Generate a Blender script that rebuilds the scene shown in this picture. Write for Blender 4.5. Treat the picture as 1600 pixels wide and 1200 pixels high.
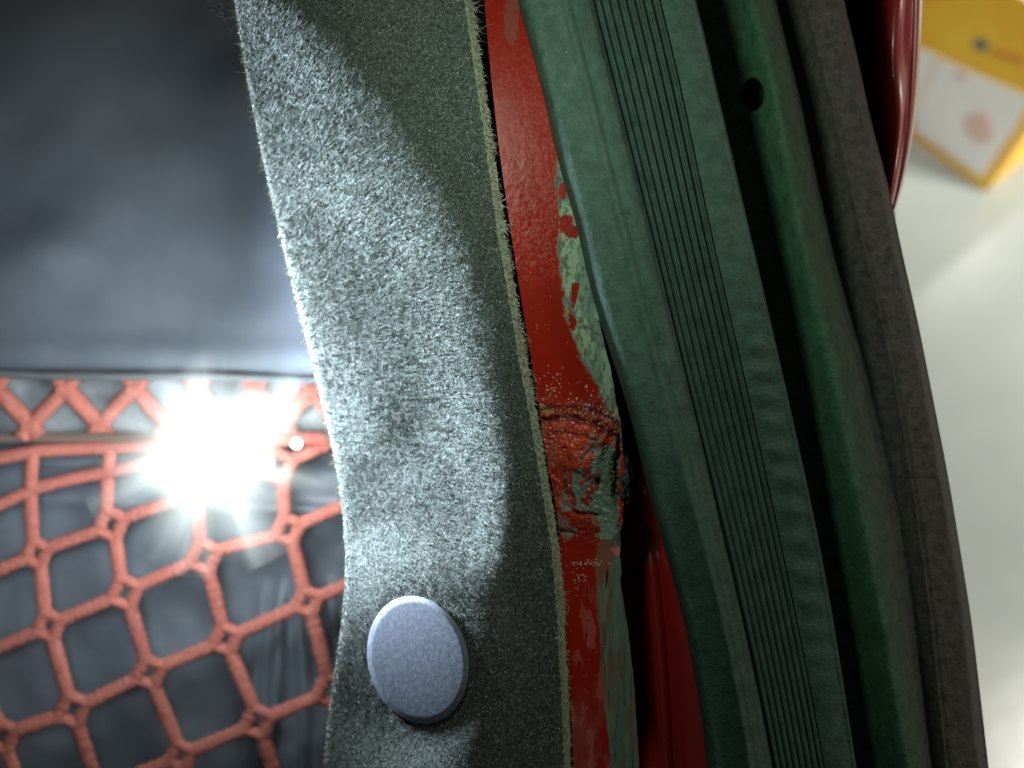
import bpy, math, random
import numpy as np
from mathutils import Matrix, Vector
random.seed(7); rng = np.random.default_rng(7)
scene = bpy.context.scene
for o in list(bpy.data.objects): bpy.data.objects.remove(o)
COL = scene.collection

# ------------------------------------------------------------------ camera
FPX = 1537.0                      # focal length in photo pixels (1600 wide)
DM = 0.20                         # camera to work plane, metres
TILT = math.radians(27)
CAMZ = 0.95
CM = Matrix.Translation((0, 0, CAMZ)) @ Matrix.Rotation(TILT, 4, 'X')
cam = bpy.data.cameras.new('camera'); camo = bpy.data.objects.new('camera', cam); COL.objects.link(camo)
camo.matrix_world = CM
cam.sensor_width = 36; cam.lens = 36 * FPX / 1600
cam.clip_start = 0.01; cam.clip_end = 50
cam.dof.use_dof = True; cam.dof.focus_distance = DM; cam.dof.aperture_fstop = 9.5
scene.camera = camo
CMn = np.array(CM)

def W(px, py, h):
    """point whose line of sight is photo pixel px,py, lying h metres above the work plane"""
    px, py, h = np.broadcast_arrays(np.asarray(px, float), np.asarray(py, float), np.asarray(h, float))
    d = DM - h
    v = np.stack([(px - 800) / FPX * d, (600 - py) / FPX * d, -d, np.ones_like(d)], -1)
    return (v @ CMn.T)[..., :3]
def V(px, py, h): return Vector(W(px, py, h).tolist())

# ------------------------------------------------------------------ world and lamps
w = bpy.data.worlds.new('World'); scene.world = w; w.use_nodes = True
bg = w.node_tree.nodes['Background']; bg.inputs[0].default_value = (0.80, 0.86, 0.80, 1); bg.inputs[1].default_value = 0.035
scene.view_settings.view_transform = 'Standard'; scene.view_settings.look = 'None'
scene.view_settings.exposure = 0; scene.view_settings.gamma = 1

def lamp(name, kind, loc, target, energy, color, **kw):
    l = bpy.data.lights.new(name, kind); l.energy = energy; l.color = color
    for k, v in kw.items(): setattr(l, k, v)
    o = bpy.data.objects.new(name, l); COL.objects.link(o); o.location = loc
    o.rotation_euler = (Vector(target) - Vector(loc)).to_track_quat('-Z', 'Y').to_euler()
    return o
# unseen key light above the frame, slightly green white
lamp('key_light', 'AREA', V(610, -150, 0.070), V(1080, 400, 0), 0.061, (0.80, 1.0, 0.84), shape='DISK', size=0.022)
# torch lying by the net, aimed at the felt trim
lamp('torch_beam', 'SPOT', V(200, 640, -0.037), V(740, 470, -0.012), 7.8, (0.69, 0.82, 1.0), spot_size=math.radians(144), spot_blend=1.0, shadow_soft_size=0.014)
lamp('torch_spill', 'POINT', V(330, 700, -0.050), V(300, 900, -0.1), 0.16, (0.88, 0.97, 1.0), shadow_soft_size=0.014)
lamp('net_fill', 'SPOT', V(20, 700, 0.06), V(150, 640, -0.09), 1.05, (0.84, 0.93, 1.0), spot_size=math.radians(70), spot_blend=.9, shadow_soft_size=0.035)  # added soft fill evening out net and seat, not from the torch
# workshop ceiling lamps over the open floor
lamp('ceiling_lamp', 'AREA', (2.1, 0.2, 2.4), (1.0, .8, 0), 22, (1.0, 0.97, 0.88), shape='RECTANGLE', size=0.6, size_y=0.9, spread=math.radians(62))
lamp('ceiling_lamp_far', 'AREA', (1.90, 2.37, 2.5), (0.53, 0.66, 0), 5, (1.0, 0.96, 0.90), shape='RECTANGLE', size=0.12, size_y=0.22)
lamp('box_fill', 'AREA', (0.95, -1.0, 2.4), (.74, .96, .1), 3.6, (1.0, 0.97, 0.90), shape='RECTANGLE', size=0.3, size_y=0.3, spread=math.radians(34))  # added fill for the front of the box, no seen source
lamp('warm_side_lamp', 'AREA', (0.9, 0.35, 1.15), (0.08, 0, 0.75), 1.2, (1.0, 0.74, 0.62), shape='RECTANGLE', size=0.5, size_y=0.5)

# ------------------------------------------------------------------ helpers
def link(name, me, parent=None, mat=None, origin=None):
    o = bpy.data.objects.new(name, me); COL.objects.link(o)
    if mat: me.materials.append(mat)
    if parent is not None: o.parent = parent
    base = parent.matrix_world.translation if parent is not None else Vector((0, 0, 0))
    if origin is None: origin = base
    og = Vector(origin)
    me.transform(Matrix.Translation(-og)); me.update()
    o.location = og - ROOT.get(parent.name if parent else '', Vector((0, 0, 0)))
    ROOT[o.name] = og
    return o
ROOT = {}
def empty(name, loc):
    o = bpy.data.objects.new(name, None); COL.objects.link(o); o.location = loc; o.empty_display_size = 0.02
    ROOT[o.name] = Vector(loc); return o
def part(name, me, parent, mat):
    return link(name, me, parent, mat, origin=ROOT[parent.name])
def tag(o, label=None, cat=None, group=None, kind=None):
    for k, v in (('label', label), ('category', cat), ('group', group), ('kind', kind)):
        if v: o[k] = v
    return o
def mesh_np(name, co, faces, smooth=True):
    me = bpy.data.meshes.new(name); co = np.asarray(co, np.float32).reshape(-1, 3); faces = np.asarray(faces, np.int32)
    n = faces.shape[1]
    me.vertices.add(len(co)); me.vertices.foreach_set('co', co.ravel())
    me.loops.add(faces.size); me.loops.foreach_set('vertex_index', faces.ravel())
    me.polygons.add(len(faces)); me.polygons.foreach_set('loop_start', np.arange(0, faces.size, n, dtype=np.int32))
    me.polygons.foreach_set('loop_total', np.full(len(faces), n, np.int32))
    me.polygons.foreach_set('use_smooth', np.full(len(faces), smooth))
    me.update(calc_edges=True); me.validate(); return me
def grid_faces(ny, nx, off=0):
    i = np.arange(ny - 1)[:, None] * nx + np.arange(nx - 1)[None, :]
    return (np.stack([i, i + nx, i + nx + 1, i + 1], -1).reshape(-1, 4) + off)
def grid(name, PX, PY, H, smooth=True):
    ny, nx = PX.shape
    return mesh_np(name, W(PX, PY, H), grid_faces(ny, nx), smooth)
def attr(me, name, arr, n=None):
    if arr.ndim == 1:
        a = me.attributes.new(name, 'FLOAT', 'POINT'); a.data.foreach_set('value', arr.astype(np.float32))
    else:
        a = me.attributes.new(name, 'FLOAT_COLOR', 'POINT')
        c = np.ones((len(arr), 4), np.float32); c[:, :3] = arr; a.data.foreach_set('color', c.ravel())
def curve(pts, soft=False):
    p = np.array(pts, float)
    def f(y):
        y = np.asarray(y, float)
        x0 = np.interp(y, p[:, 1], p[:, 0])
        acc = x0 * 0; KS = ((-80, .12), (-40, .22), (0, .32), (40, .22), (80, .12)) if soft else ((-45, .15), (-22, .2), (0, .3), (22, .2), (45, .15))                                        # smooth the polyline a little
        for k, wt in KS:
            yy = y + k
            xi = np.interp(yy, p[:, 1], p[:, 0])
            acc = acc + wt * xi
        # keep slopes at the ends
        return acc
    return f
def vnoise(x, y, seed=0):
    """smooth value noise, unit lattice"""
    r = np.random.default_rng(seed).random((256, 256))
    xi = np.floor(x).astype(int); yi = np.floor(y).astype(int); fx = x - xi; fy = y - yi
    fx = fx * fx * (3 - 2 * fx); fy = fy * fy * (3 - 2 * fy)
    a = r[yi % 256, xi % 256]; b = r[yi % 256, (xi + 1) % 256]; c = r[(yi + 1) % 256, xi % 256]; d = r[(yi + 1) % 256, (xi + 1) % 256]
    return (a * (1 - fx) + b * fx) * (1 - fy) + (c * (1 - fx) + d * fx) * fy
def fbm(x, y, s, seed=0, o=4):
    t = 0; amp = .5; x = x / s; y = y / s; tot = 0
    for k in range(o):
        t = t + amp * vnoise(x, y, seed + k); tot += amp; x = x * 2.03 + 7; y = y * 2.03 + 3; amp *= .55
    return t / tot
def sst(a, b, x):
    t = np.clip((x - a) / (b - a), 0, 1); return t * t * (3 - 2 * t)
def tube(pts, r, n=8, cap=True, flat=1.0, closed=False, up=Vector((0, 0, 1))):
    """verts, faces of a tube through world points; r a number or a list"""
    co = []; fa = []; m = len(pts)
    rr = r if isinstance(r, (list, tuple)) else [r] * m
    for i, p in enumerate(pts):
        if closed: t = (pts[(i + 1) % m] - pts[i - 1])
        else: t = pts[min(i + 1, m - 1)] - pts[max(i - 1, 0)]
        t.normalize(); s = t.cross(up)
        if s.length < 1e-6: s = t.cross(Vector((1, 0, 0)))
        s.normalize(); u = s.cross(t)
        for k in range(n):
            a = 2 * math.pi * k / n
            co.append(p + s * (math.cos(a) * rr[i]) + u * (math.sin(a) * rr[i] * flat))
    for i in range(m if closed else m - 1):
        j = (i + 1) % m
        for k in range(n):
            k2 = (k + 1) % n; fa.append((i * n + k, i * n + k2, j * n + k2, j * n + k))
    return co, fa
class MB:
    def __init__(s): s.co = []; s.fa = []
    def add(s, co, fa):
        o = len(s.co); s.co += [tuple(c) for c in co]; s.fa += [tuple(i + o for i in f) for f in fa]
    def mesh(s, name, smooth=True):
        me = bpy.data.meshes.new(name); me.from_pydata(s.co, [], s.fa); me.update()
        for p in me.polygons: p.use_smooth = smooth
        return me

# ------------------------------------------------------------------ materials
def mat(name, base=(.5, .5, .5), rough=.5, metallic=0, spec=.5, coat=0, coat_rough=.1, sheen=0):
    m = bpy.data.materials.new(name); m.use_nodes = True; nt = m.node_tree; b = nt.nodes['Principled BSDF']
    b.inputs['Base Color'].default_value = (*base, 1); b.inputs['Roughness'].default_value = rough
    b.inputs['Metallic'].default_value = metallic; b.inputs['Specular IOR Level'].default_value = spec
    b.inputs['Coat Weight'].default_value = coat; b.inputs['Coat Roughness'].default_value = coat_rough
    b.inputs['Sheen Weight'].default_value = sheen
    return m, nt, b
def noise_node(nt, scale, detail=4, rough=.6, vec=None):
    n = nt.nodes.new('ShaderNodeTexNoise'); n.inputs['Scale'].default_value = scale
    n.inputs['Detail'].default_value = detail; n.inputs['Roughness'].default_value = rough
    if vec is None:
        tc = nt.nodes.get('TC') or nt.nodes.new('ShaderNodeTexCoord'); tc.name = 'TC'; vec = tc.outputs['Object']
    nt.links.new(vec, n.inputs['Vector']); return n
def bump(nt, b, src, dist, strength=1, prev=None):
    n = nt.nodes.new('ShaderNodeBump'); n.inputs['Distance'].default_value = dist; n.inputs['Strength'].default_value = strength
    nt.links.new(src, n.inputs['Height'])
    if prev: nt.links.new(prev.outputs[0], n.inputs['Normal'])
    nt.links.new(n.outputs[0], b.inputs['Normal']); return n
def ramp(nt, src, stops):
    r = nt.nodes.new('ShaderNodeValToRGB'); e = r.color_ramp.elements
    while len(e) < len(stops): e.new(.5)
    for k, (p, c) in enumerate(stops): e[k].position = p; e[k].color = (*c, 1)
    nt.links.new(src, r.inputs[0]); return r
def attr_node(nt, name):
    a = nt.nodes.new('ShaderNodeAttribute'); a.attribute_name = name; return a

# felt ground and fibres
m_felt, nt, b = mat('felt', rough=1, spec=.1, sheen=.3)
n = noise_node(nt, 1500, 5, .7); r = ramp(nt, n.outputs[0], [(.32, (.020, .028, .022)), (.5, (.062, .078, .062)), (.68, (.18, .21, .175))])
nt.links.new(r.outputs[0], b.inputs['Base Color']); n2 = noise_node(nt, 2200, 4, .7); bump(nt, b, n2.outputs[0], .0006, 1)
m_fib, nt, b = mat('felt_fibre', rough=.75, spec=.3)
a = attr_node(nt, 'tint'); r = ramp(nt, a.outputs['Fac'], [(0, (.010, .013, .013)), (.45, (.052, .062, .046)), (.72, (.17, .19, .18)), (.96, (.50, .52, .50)), (1, (.60, .55, .26))])
nt.links.new(r.outputs[0], b.inputs['Base Color'])
m_cut, nt, b = mat('felt_cut_edge', rough=1, spec=.1)
n = noise_node(nt, 1400, 5, .7); r = ramp(nt, n.outputs[0], [(.3, (.10, .12, .06)), (.55, (.26, .30, .17)), (.75, (.42, .46, .28))])
nt.links.new(r.outputs[0], b.inputs['Base Color']); bump(nt, b, n.outputs[0], .0006, 1)
m_edgefib, nt, b = mat('loose_fibre', rough=.5); a = attr_node(nt, 'tint')
r = ramp(nt, a.outputs['Fac'], [(0, (.10, .10, .07)), (1, (.5, .5, .38))]); nt.links.new(r.outputs[0], b.inputs['Base Color'])

# ================================================================== FELT TRIM
fL = curve([(345, -160), (366, 0), (385, 120), (415, 270), (445, 400), (478, 530), (503, 630), (528, 740), (541, 860), (536, 960), (522, 1050), (512, 1120), (506, 1200), (498, 1360)])
fR = curve([(712, -160), (738, 0), (752, 100), (770, 220), (790, 370), (808, 470), (822, 560), (838, 640), (858, 760), (872, 840), (880, 920), (884, 1000), (890, 1100), (893, 1200), (897, 1360)])
fS = curve([(250, -160), (455, 0), (560, 110), (650, 230), (718, 340), (765, 480), (785, 600), (798, 700), (795, 800), (775, 900), (745, 1000), (722, 1080), (695, 1150), (672, 1200), (600, 1360)])
def CLIP(px, py): return -.0072 + (px - 653) * .000088 - (py - 1031) * .000006
def felt_h(px, py):
    s = (fS(py) - px) + 22 * (fbm(px, py, 170, 5, 2) - .5) * 2
    k = 20. + 22 * sst(500, 0, py)
    sp = k * np.logaddexp(0, (s - 10) / k)
    g = 0.000132 * sp / (1 + .0013 * sp)
    rt = (px - fS(py)).clip(0, None)
    h = -.0006 - g * .92 - rt * .0000085
    h = h  + .00022 * (fbm(px, py, 6, 19, 2) - .5)
    ed = (px - fL(py))                     # roll off to the left rim
    h = h - .0008 * np.exp(-(np.clip(ed, 0, None) / 8.0))
    er = (fR(py) - px)
    h = h - .0008 * np.exp(-np.clip(er, 0, None) / 8)
    dx = px - 653; dy = py - 1031; cs, sn = math.cos(math.radians(-14)), math.sin(math.radians(-14))
    rc = np.hypot((dx * cs + dy * sn) / 78, (-dx * sn + dy * cs) / 101)      # flattened seat under the clip
    w_ = sst(2.3, 1.0, rc); h = h * (1 - w_) - .002 * sst(.9, .6, rc) + (CLIP(px, py) - .0012) * w_ + .0003 * w_ * (fbm(px, py, 9, 19, 2) - .5)
    return np.maximum(h, -.075)
ys = np.linspace(-150, 1350, 500); us = np.linspace(0, 1, 170) ** 1.0
PY = np.repeat(ys[:, None], len(us), 1); L = fL(ys)[:, None]; R = fR(ys)[:, None] - 11
PX = L + (R - L) * us[None, :]
H = felt_h(PX, PY)
# add an underside on the left so the rim has thickness
PXs = np.concatenate([L + 40, L + 8, PX], 1); PYs = np.concatenate([PY[:, :2], PY], 1)
Hs = np.concatenate([H[:, :1] - .012, H[:, :1] - .004, H], 1)
trim = empty('trim_panel', V(640, 600, -.02))
tag(trim, 'grey fuzzy felt trim panel curving down beside the red painted seam', 'trim panel')
me = grid('felt_face', PXs, PYs, Hs)
# fibres joined in the same mesh
def fibres(px, py, h, ln, wd, ang, lift):
    """thin tapered blades lying on a surface; arrays in photo pixels, metres for lift"""
    dx = np.cos(ang) * ln; dy = np.sin(ang) * ln
    nx = -np.sin(ang) * wd; ny = np.cos(ang) * wd
    bend = rng.normal(0, .22, len(px)) * ln
    a = W(px - nx, py - ny, h); b_ = W(px + nx, py + ny, h)
    mx = px + dx * .55 - np.sin(ang) * bend; my = py + dy * .55 + np.cos(ang) * bend
    c = W(mx + nx * .8, my + ny * .8, h + lift * .7); d = W(mx - nx * .8, my - ny * .8, h + lift * .7)
    e = W(px + dx, py + dy, h + lift)
    co = np.stack([a, b_, c, d, e], 1).reshape(-1, 3)
    i = np.arange(len(px)) * 5
    f4 = np.stack([i, i + 1, i + 2, i + 3], -1); f3 = np.stack([i + 3, i + 2, i + 4, i + 4], -1)
    return co, f4, np.stack([i + 3, i + 2, i + 4], -1)
def blade_mesh(name, sets, tints):
    co = np.concatenate([s[0] for s in sets]); o = 0; tris = []
    for s in sets:
        q = s[1] + o
        tris += [q[:, [0, 1, 2]], q[:, [0, 2, 3]], s[2] + o]; o += len(s[0])
    me = mesh_np(name, co, np.concatenate(tris), False)
    attr(me, 'tint', np.repeat(np.concatenate(tints), 5)); return me
N = 210000
fy = rng.uniform(-40, 1240, N); fu = rng.uniform(0, 1, N); l_ = fL(fy); r_ = fR(fy) - 8; fx = l_ + (r_ - l_) * fu
fh = felt_h(fx, fy)
ang = 1.15 + rng.normal(0, 1.0, N) + .4 * (fbm(fx, fy, 22, 21, 2) - .5)
tint = np.clip(rng.beta(1.1, 2.0, N) + .30 * (fbm(fx, fy, 6, 3, 2) - .5), 0, .93); spk = rng.random(N) < .0006; tint[spk] = 1
S1 = fibres(fx, fy, fh - .00005, rng.uniform(2.0, 4.8, N), rng.uniform(.28, .50, N), ang, rng.uniform(.00003, .00038, N))
face = part('felt_face', me, trim, m_felt)
fz = part('felt_pile', blade_mesh('felt_pile', [S1], [tint]), trim, m_fib); fz['kind'] = 'stuff'
# cut edge
us2 = np.linspace(0, 1, 12); PY2 = np.repeat(ys[:, None], 12, 1)
lo = fR(ys)[:, None] - 12 + 2 * (fbm(ys * 0 + 3, ys, 9, 31, 3)[:, None] - .5) * 2
hi = fR(ys)[:, None] + 3.0 * (fbm(ys * 0 + 9, ys, 7, 33, 3)[:, None] - .5)
PX2 = lo + (hi - lo) * us2
H2 = felt_h(PX2, PY2) + .0002 - .0012 * us2[None, :] ** 2 + .0003 * (fbm(PX2, PY2, 4, 35, 2) - .5)
PX2 = np.concatenate([PX2, hi - 1, hi - 6], 1); PY2 = np.concatenate([PY2, PY2[:, :2]], 1); H2 = np.concatenate([H2, H2[:, -1:] - .0015, H2[:, -1:] - .004], 1)
part('cut_edge', grid('cut_edge', PX2, PY2, H2), trim, m_cut)
# loose fibres on both rims
N = 2600
fy = rng.uniform(-20, 1220, N); off = rng.uniform(-13, 1, N); fx = fR(fy) + off
S2 = fibres(fx, fy, felt_h(fx, fy) + .0002, rng.uniform(3, 8, N), rng.uniform(.2, .4, N), rng.normal(.9, .8, N), rng.uniform(0, .0008, N)); t2 = rng.uniform(.3, 1, N)
N = 900
fy = rng.uniform(-20, 1220, N); fx = fR(fy) - rng.uniform(0, 4, N)
clump = vnoise(fy / 38, fy * 0, 77); k = clump > .45; fy = fy[k]; fx = fx[k]; N = len(fy)
S3 = fibres(fx, fy, felt_h(fx, fy) - .0004, rng.gamma(2.2, 4.2, N), rng.uniform(.16, .3, N), rng.normal(.35, .75, N), rng.uniform(-.001, .0015, N)); t3 = rng.uniform(.3, 1, N)
N = 1300
fy = rng.uniform(-20, 1220, N); fx = fL(fy) + rng.uniform(-1, 5, N)
S4 = fibres(fx, fy, felt_h(fx + 6, fy), rng.gamma(2.2, 2.6, N), rng.uniform(.25, .5, N), rng.normal(2.2, .7, N), rng.uniform(-.0005, .0012, N)); t4 = rng.uniform(.2, 1, N)
part('loose_fibre', blade_mesh('loose_fibre', [S2, S3, S4], [t2, t3, t4]), trim, m_edgefib)['kind'] = 'stuff'
# curled stray threads at the upper left rim
tb = MB()
for k in range(9):
    x0, y0 = 350 + random.uniform(-6, 20), random.uniform(-8, 40); pts = []
    a0 = random.uniform(2, 4)
    for j in range(12):
        pts.append(V(x0, y0, -.026 + j * .0002)); x0 += 4 * math.cos(a0); y0 += 4 * math.sin(a0) ; a0 += random.uniform(-.7, .6)
    tb.add(*tube(pts, .00008, 5))
part('stray_thread', tb.mesh('stray_thread'), trim, m_fib)['kind'] = 'stuff'

# ================================================================== TRIM CLIP
m_clip, nt, b = mat('clip_plastic', (.20, .225, .27), rough=.55, spec=.5)
n = noise_node(nt, 1100, 3, .6); r = ramp(nt, n.outputs[0], [(.38, (.105, .122, .148)), (.64, (.16, .18, .215))]); nt.links.new(r.outputs[0], b.inputs['Base Color'])
bump(nt, b, n.outputs[0], .0001, .5)
cx, cy = 653, 1031
clip = empty('trim_clip', V(cx, cy, -.006)); tag(clip, 'round pale grey plastic clip head pressed into the felt trim', 'trim clip')
A, B, TH = 78, 101, math.radians(-14)
nr, na = 40, 120
rr = np.linspace(0, 1, nr)[:, None]; aa = np.linspace(0, 2 * np.pi, na, endpoint=True)[None, :]
ex = rr * np.cos(aa) * A; ey = rr * np.sin(aa) * B
PXc = cx + ex * math.cos(TH) - ey * math.sin(TH); PYc = cy + ex * math.sin(TH) + ey * math.cos(TH)
# a tilted disc leaning to the lamp, gently domed, with rolled rim
Hc = CLIP(PXc, PYc) + .0001 + .0006 * (1 - rr ** 2.2) - .0005 * sst(.90, 1.0, rr)
PXc = np.concatenate([PXc, PXc[-1:], cx + (PXc[-1:] - cx) * .9]); PYc = np.concatenate([PYc, PYc[-1:], cy + (PYc[-1:] - cy) * .9]); Hc = np.concatenate([Hc, Hc[-1:] - .0016, Hc[-1:] - .0025])
part('clip_head', grid('clip_head', PXc, PYc, Hc), clip, m_clip)
st = MB(); st.add(*tube([V(cx, cy, -.0125), V(cx, cy, -.024)], .004, 20)); part('clip_stem', st.mesh('clip_stem'), clip, m_clip)

# ================================================================== CAR BODY: seam flange
gL = curve([(741, -160), (757, 0), (765, 100), (778, 220), (793, 330), (810, 440), (830, 560), (842, 640), (858, 740), (872, 800), (878, 900), (885, 1000), (892, 1100), (896, 1200), (902, 1360)])
gR = curve([(860, -160), (868, 0), (880, 150), (890, 280), (908, 370), (924, 440), (937, 505), (953, 570), (966, 640), (974, 700), (980, 750), (974, 800), (966, 850), (970, 910), (976, 950), (984, 1000), (990, 1060), (994, 1110), (999, 1200), (1006, 1360)])
car = empty('car_body', V(950, 700, -.02)); tag(car, 'red painted car body edge with chipped rough weld repair', 'car body')
step = 1.25
nyf = int(1500 / step); ysf = np.linspace(-150, 1350, nyf); nxf = 190
jag = 1.2 * (fbm(ysf * 0 + 1, ysf, 14, 41, 4) - .5) * 2 + sst(600, 660, ysf) * (1 - sst(880, 960, ysf)) * 7 * (fbm(ysf * 0 + 4, ysf, 16, 43, 3) - .5)
Lf = gL(ysf)[:, None]; Rf = (gR(ysf) + jag)[:, None]; uf = np.linspace(0, 1, nxf)[None, :]
X = Lf + (Rf - Lf) * uf; Y = np.repeat(ysf[:, None], nxf, 1)
Hf = np.full_like(X, -.0035)
n1 = fbm(X, Y, 26, 51, 5); n2 = fbm(X, Y, 9, 55, 4); n3 = fbm(X, Y, 4, 59, 3); n4 = fbm(X, Y * .35, 14, 61, 4)
wx = X + 10 * (n1 - .5); wy = Y + 14 * (n1 - .5)
# --- relief
Hf += -.00006 * (n1 - .5) + .00012 * (n2 - .5) * sst(120, 380, Y) * (1 - sst(400, 460, Y))
n5 = fbm(X, Y * .5, 5, 131, 3)
weld = np.exp(-(((wx - 893) / 52) ** 4 + ((wy - 705) / 66) ** 4))
Hf += .0026 * np.exp(-(((wx - 897) / 42) ** 2 + ((wy - 700) / 50) ** 2))
arc = np.abs(np.hypot((wx - 884) / 1.22, (wy - 735)) - 90) ; arc = arc + 3 * (n3 - .5)
Hf += .0007 * np.exp(-(arc / 6) ** 2) * sst(760, 690, wy) * (.35 + .9 * n2) * sst(.2, .6, n3)
Hf -= .0006 * np.exp(-((arc - 8) / 4) ** 2) * sst(770, 700, wy) * 0.8
arc2 = np.abs(np.hypot((wx - 890) / 1.1, (wy - 740)) - 68)
Hf += .0007 * np.exp(-(arc2 / 5) ** 2) * sst(860, 900, wx) * sst(760, 700, wy)
rough_zone = np.clip(np.exp(-(((wx - 905) / 80) ** 4 + ((Y + 40 * (n1 - .5) + 14 * (n2 - .5) - 738) / 102) ** 6)), 0, 1)
fold_ = np.sin((wx + .25 * wy) / 3.1) * sst(915, 935, X) * sst(655, 680, Y) * (1 - sst(715, 735, Y))
Hf += rough_zone * (.0009 * (n2 - .5) + .0004 * (n3 - .5)) + .00030 * fold_
Hf -= .0022 * np.exp(-(((wx - 933) / 4.5) ** 2 + ((wy - 750) / 6) ** 2))             # burnt-through hole
Hf -= .0020 * np.exp(-(((X + 26 * (n1 - .5) + 8 * (n2 - .5) - 964 + (Y - 700) * .03) / 4) ** 2)) * sst(655, 690, Y) * (1 - sst(770, 800, Y))
Hf -= .0010 * np.exp(-((wy - 832 - (X - 880) * .02) / 3) ** 2) * (1 - sst(895, 905, X)) + .0010 * np.exp(-((wy - 801) / 3) ** 2) * sst(890, 900, X) * (1 - sst(930, 945, X))
# --- paint layers
red = np.array([.245, .011, .004]); red2 = np.array([.80, .060, .012]); prim = np.array([.135, .20, .145]); pale = np.array([.25, .33, .21])
brown = np.array([.15, .075, .055]); dark = np.array([.015, .018, .015]); gold = np.array([.50, .30, .08]); pink = np.array([.42, .14, .11])
C = np.ones(X.shape + (3,)) * red
RO = np.full(X.shape, .28)
def lay(mask, col, ro=None):
    global C, RO
    C = C * (1 - mask[..., None]) + col * mask[..., None]
    if ro is not None: RO = RO * (1 - mask) + ro * mask
def ell(x0, y0, a, b_, t=0, e=.25, k=.55, nn=None):
    c, s = math.cos(math.radians(t)), math.sin(math.radians(t)); dx = X - x0; dy = Y - y0
    r = np.hypot((dx * c + dy * s) / a, (-dx * s + dy * c) / b_)
    nn_ = n2 if nn is None else nn
    return sst(1 + e * .5, 1 - e * .5, r + k * (nn_ - .5) * 2 + .2 * (n3 - .5))
# orange peel dust on the upper stretch
lay(.45 * sst(.45, .70, fbm(X, Y, 2.6, 141, 2)) * sst(-100, 300, Y) * (1 - sst(400, 470, Y)), np.array([.42, .06, .04]), .5)
lay(.5 * ell(800, 30, 12, 40, 0), brown)
# scuffed primer down the right side
bnd = curve([(900, -160), (872, 150), (866, 235), (873, 300), (876, 350), (877, 400), (879, 470), (893, 520), (908, 560), (930, 600), (950, 635), (962, 665), (972, 700), (985, 740), (1100, 780), (1100, 1400)])
m1 = sst(-3, 3, X - bnd(Y) + 12 * (n1 - .5) + 11 * (n2 - .5) + 7 * (n5 - .5)) * sst(235, 262, Y + 30 * (n2 - .5))
lay(m1, prim * .95 + .05 * pale, .6)
m2 = m1 * sst(2, -2, X - bnd(Y) - 22 + 30 * (n4 - .5) + 26 * (n5 - .5)) * sst(300, 330, Y) * (1 - sst(520, 590, Y))
lay(m2, pale, .55)
lay(m1 * sst(.58, .66, n2) * .7, prim * .5, .7)
lay(m1 * sst(.56, .66, n5) * .75, np.array([.07, .085, .06]), .7)
lay(m1 * sst(.62, .68, n4) * (1 - m2) * .8, pale, .6)
lay(sst(1, 0, np.abs(X - bnd(Y) + 12 * (n1 - .5) + 9 * (n2 - .5)) / 5) * m1 * .8, brown, .6)
for e in ((886, 352, 12, 20, -10), (896, 362, 9, 12, 30), (897, 460, 6, 20, 10), (880, 300, 7, 14, 0), (893, 500, 6, 14, -10)): lay(ell(*e, k=.7), red * .95, .35)
# lower right scuffed side
b2 = curve([(1100, 400), (1060, 780), (938, 812), (932, 840), (927, 870), (931, 900), (933, 940), (937, 1000), (942, 1060), (948, 1130), (955, 1200), (962, 1360)])
q = X - b2(Y) + 5 * (n2 - .5) + 5 * (n1 - .5)
m3 = sst(-1.5, 1.5, q) * sst(800, 830, Y)
lay(m3, prim * .62, .65)
lay(m3 * sst(.38, .68, fbm(X, Y * .15, 12, 97, 4)) * .7, brown * .95, .7)
lay(m3 * sst(.50, .70, fbm(X, Y * .12, 5, 91, 4)) * .45, pale * .6, .7)
lay(m3 * sst(.55, .72, fbm(X, Y * .10, 3.2, 95, 4)) * .6, dark * 2, .7)
lay(m3 * sst(18, 0, q) * sst(.35, .5, n1) * sst(880, 860, Y), brown * 1.1, .7)
lay(m3 * ell(938, 868, 20, 52, 8, k=.4), np.array([.17, .065, .045]), .7)
lay(m3 * ell(968, 862, 13, 8, 0), pink, .5)
lay(sst(1020, 1150, Y + 60 * (n1 - .5)) * (1 - m3) * .55 * sst(.35, .6, n4), np.array([.22, .06, .045]), .6)
lay((1 - m3) * sst(.66, .72, n4) * sst(900, 960, Y) * .35, pink, .6)
# weld area
lay(rough_zone * (.35 + .65 * sst(.30, .55, n2)) * sst(640, 655, wy) * (1 - sst(790, 830, Y + 20 * (n1 - .5))) * (.55 + .45 * np.exp(-(((wx - 900) / 40) ** 2 + ((wy - 690) / 35) ** 2))), red2, .3)
lay(np.exp(-(arc / 6) ** 2) * sst(735, 700, wy) * sst(.45, .62, n3) * .6 * sst(.40, .62, n2), gold * .7, .45)
lay(ell(853, 640, 13, 6, 10, k=.9) * .7, gold * .8, .5)
lay(ell(864, 708, 6, 22, 10, k=.8) * .4, brown * 1.8, .6)
lay(rough_zone * sst(.60, .70, n5) * .35 * (1 - sst(800, 820, Y)), np.array([.42, .16, .09]), .4)
lay(np.exp(-(arc2 / 3.5) ** 2) * sst(735, 700, wy) * sst(.4, .6, n2) * .7, np.array([.05, .008, .006]), .4)
lay(ell(928, 690, 14, 18, 0, k=.8) * .75, np.array([.30, .16, .10]), .5)
lay(np.exp(-((arc - 9) / 3.5) ** 2) * sst(745, 715, wy) * .8, np.array([.05, .01, .008]), .6)
lay(ell(908, 712, 13, 14, 0, k=.6) * .7, np.array([.6, .12, .06]), .35)
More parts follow.
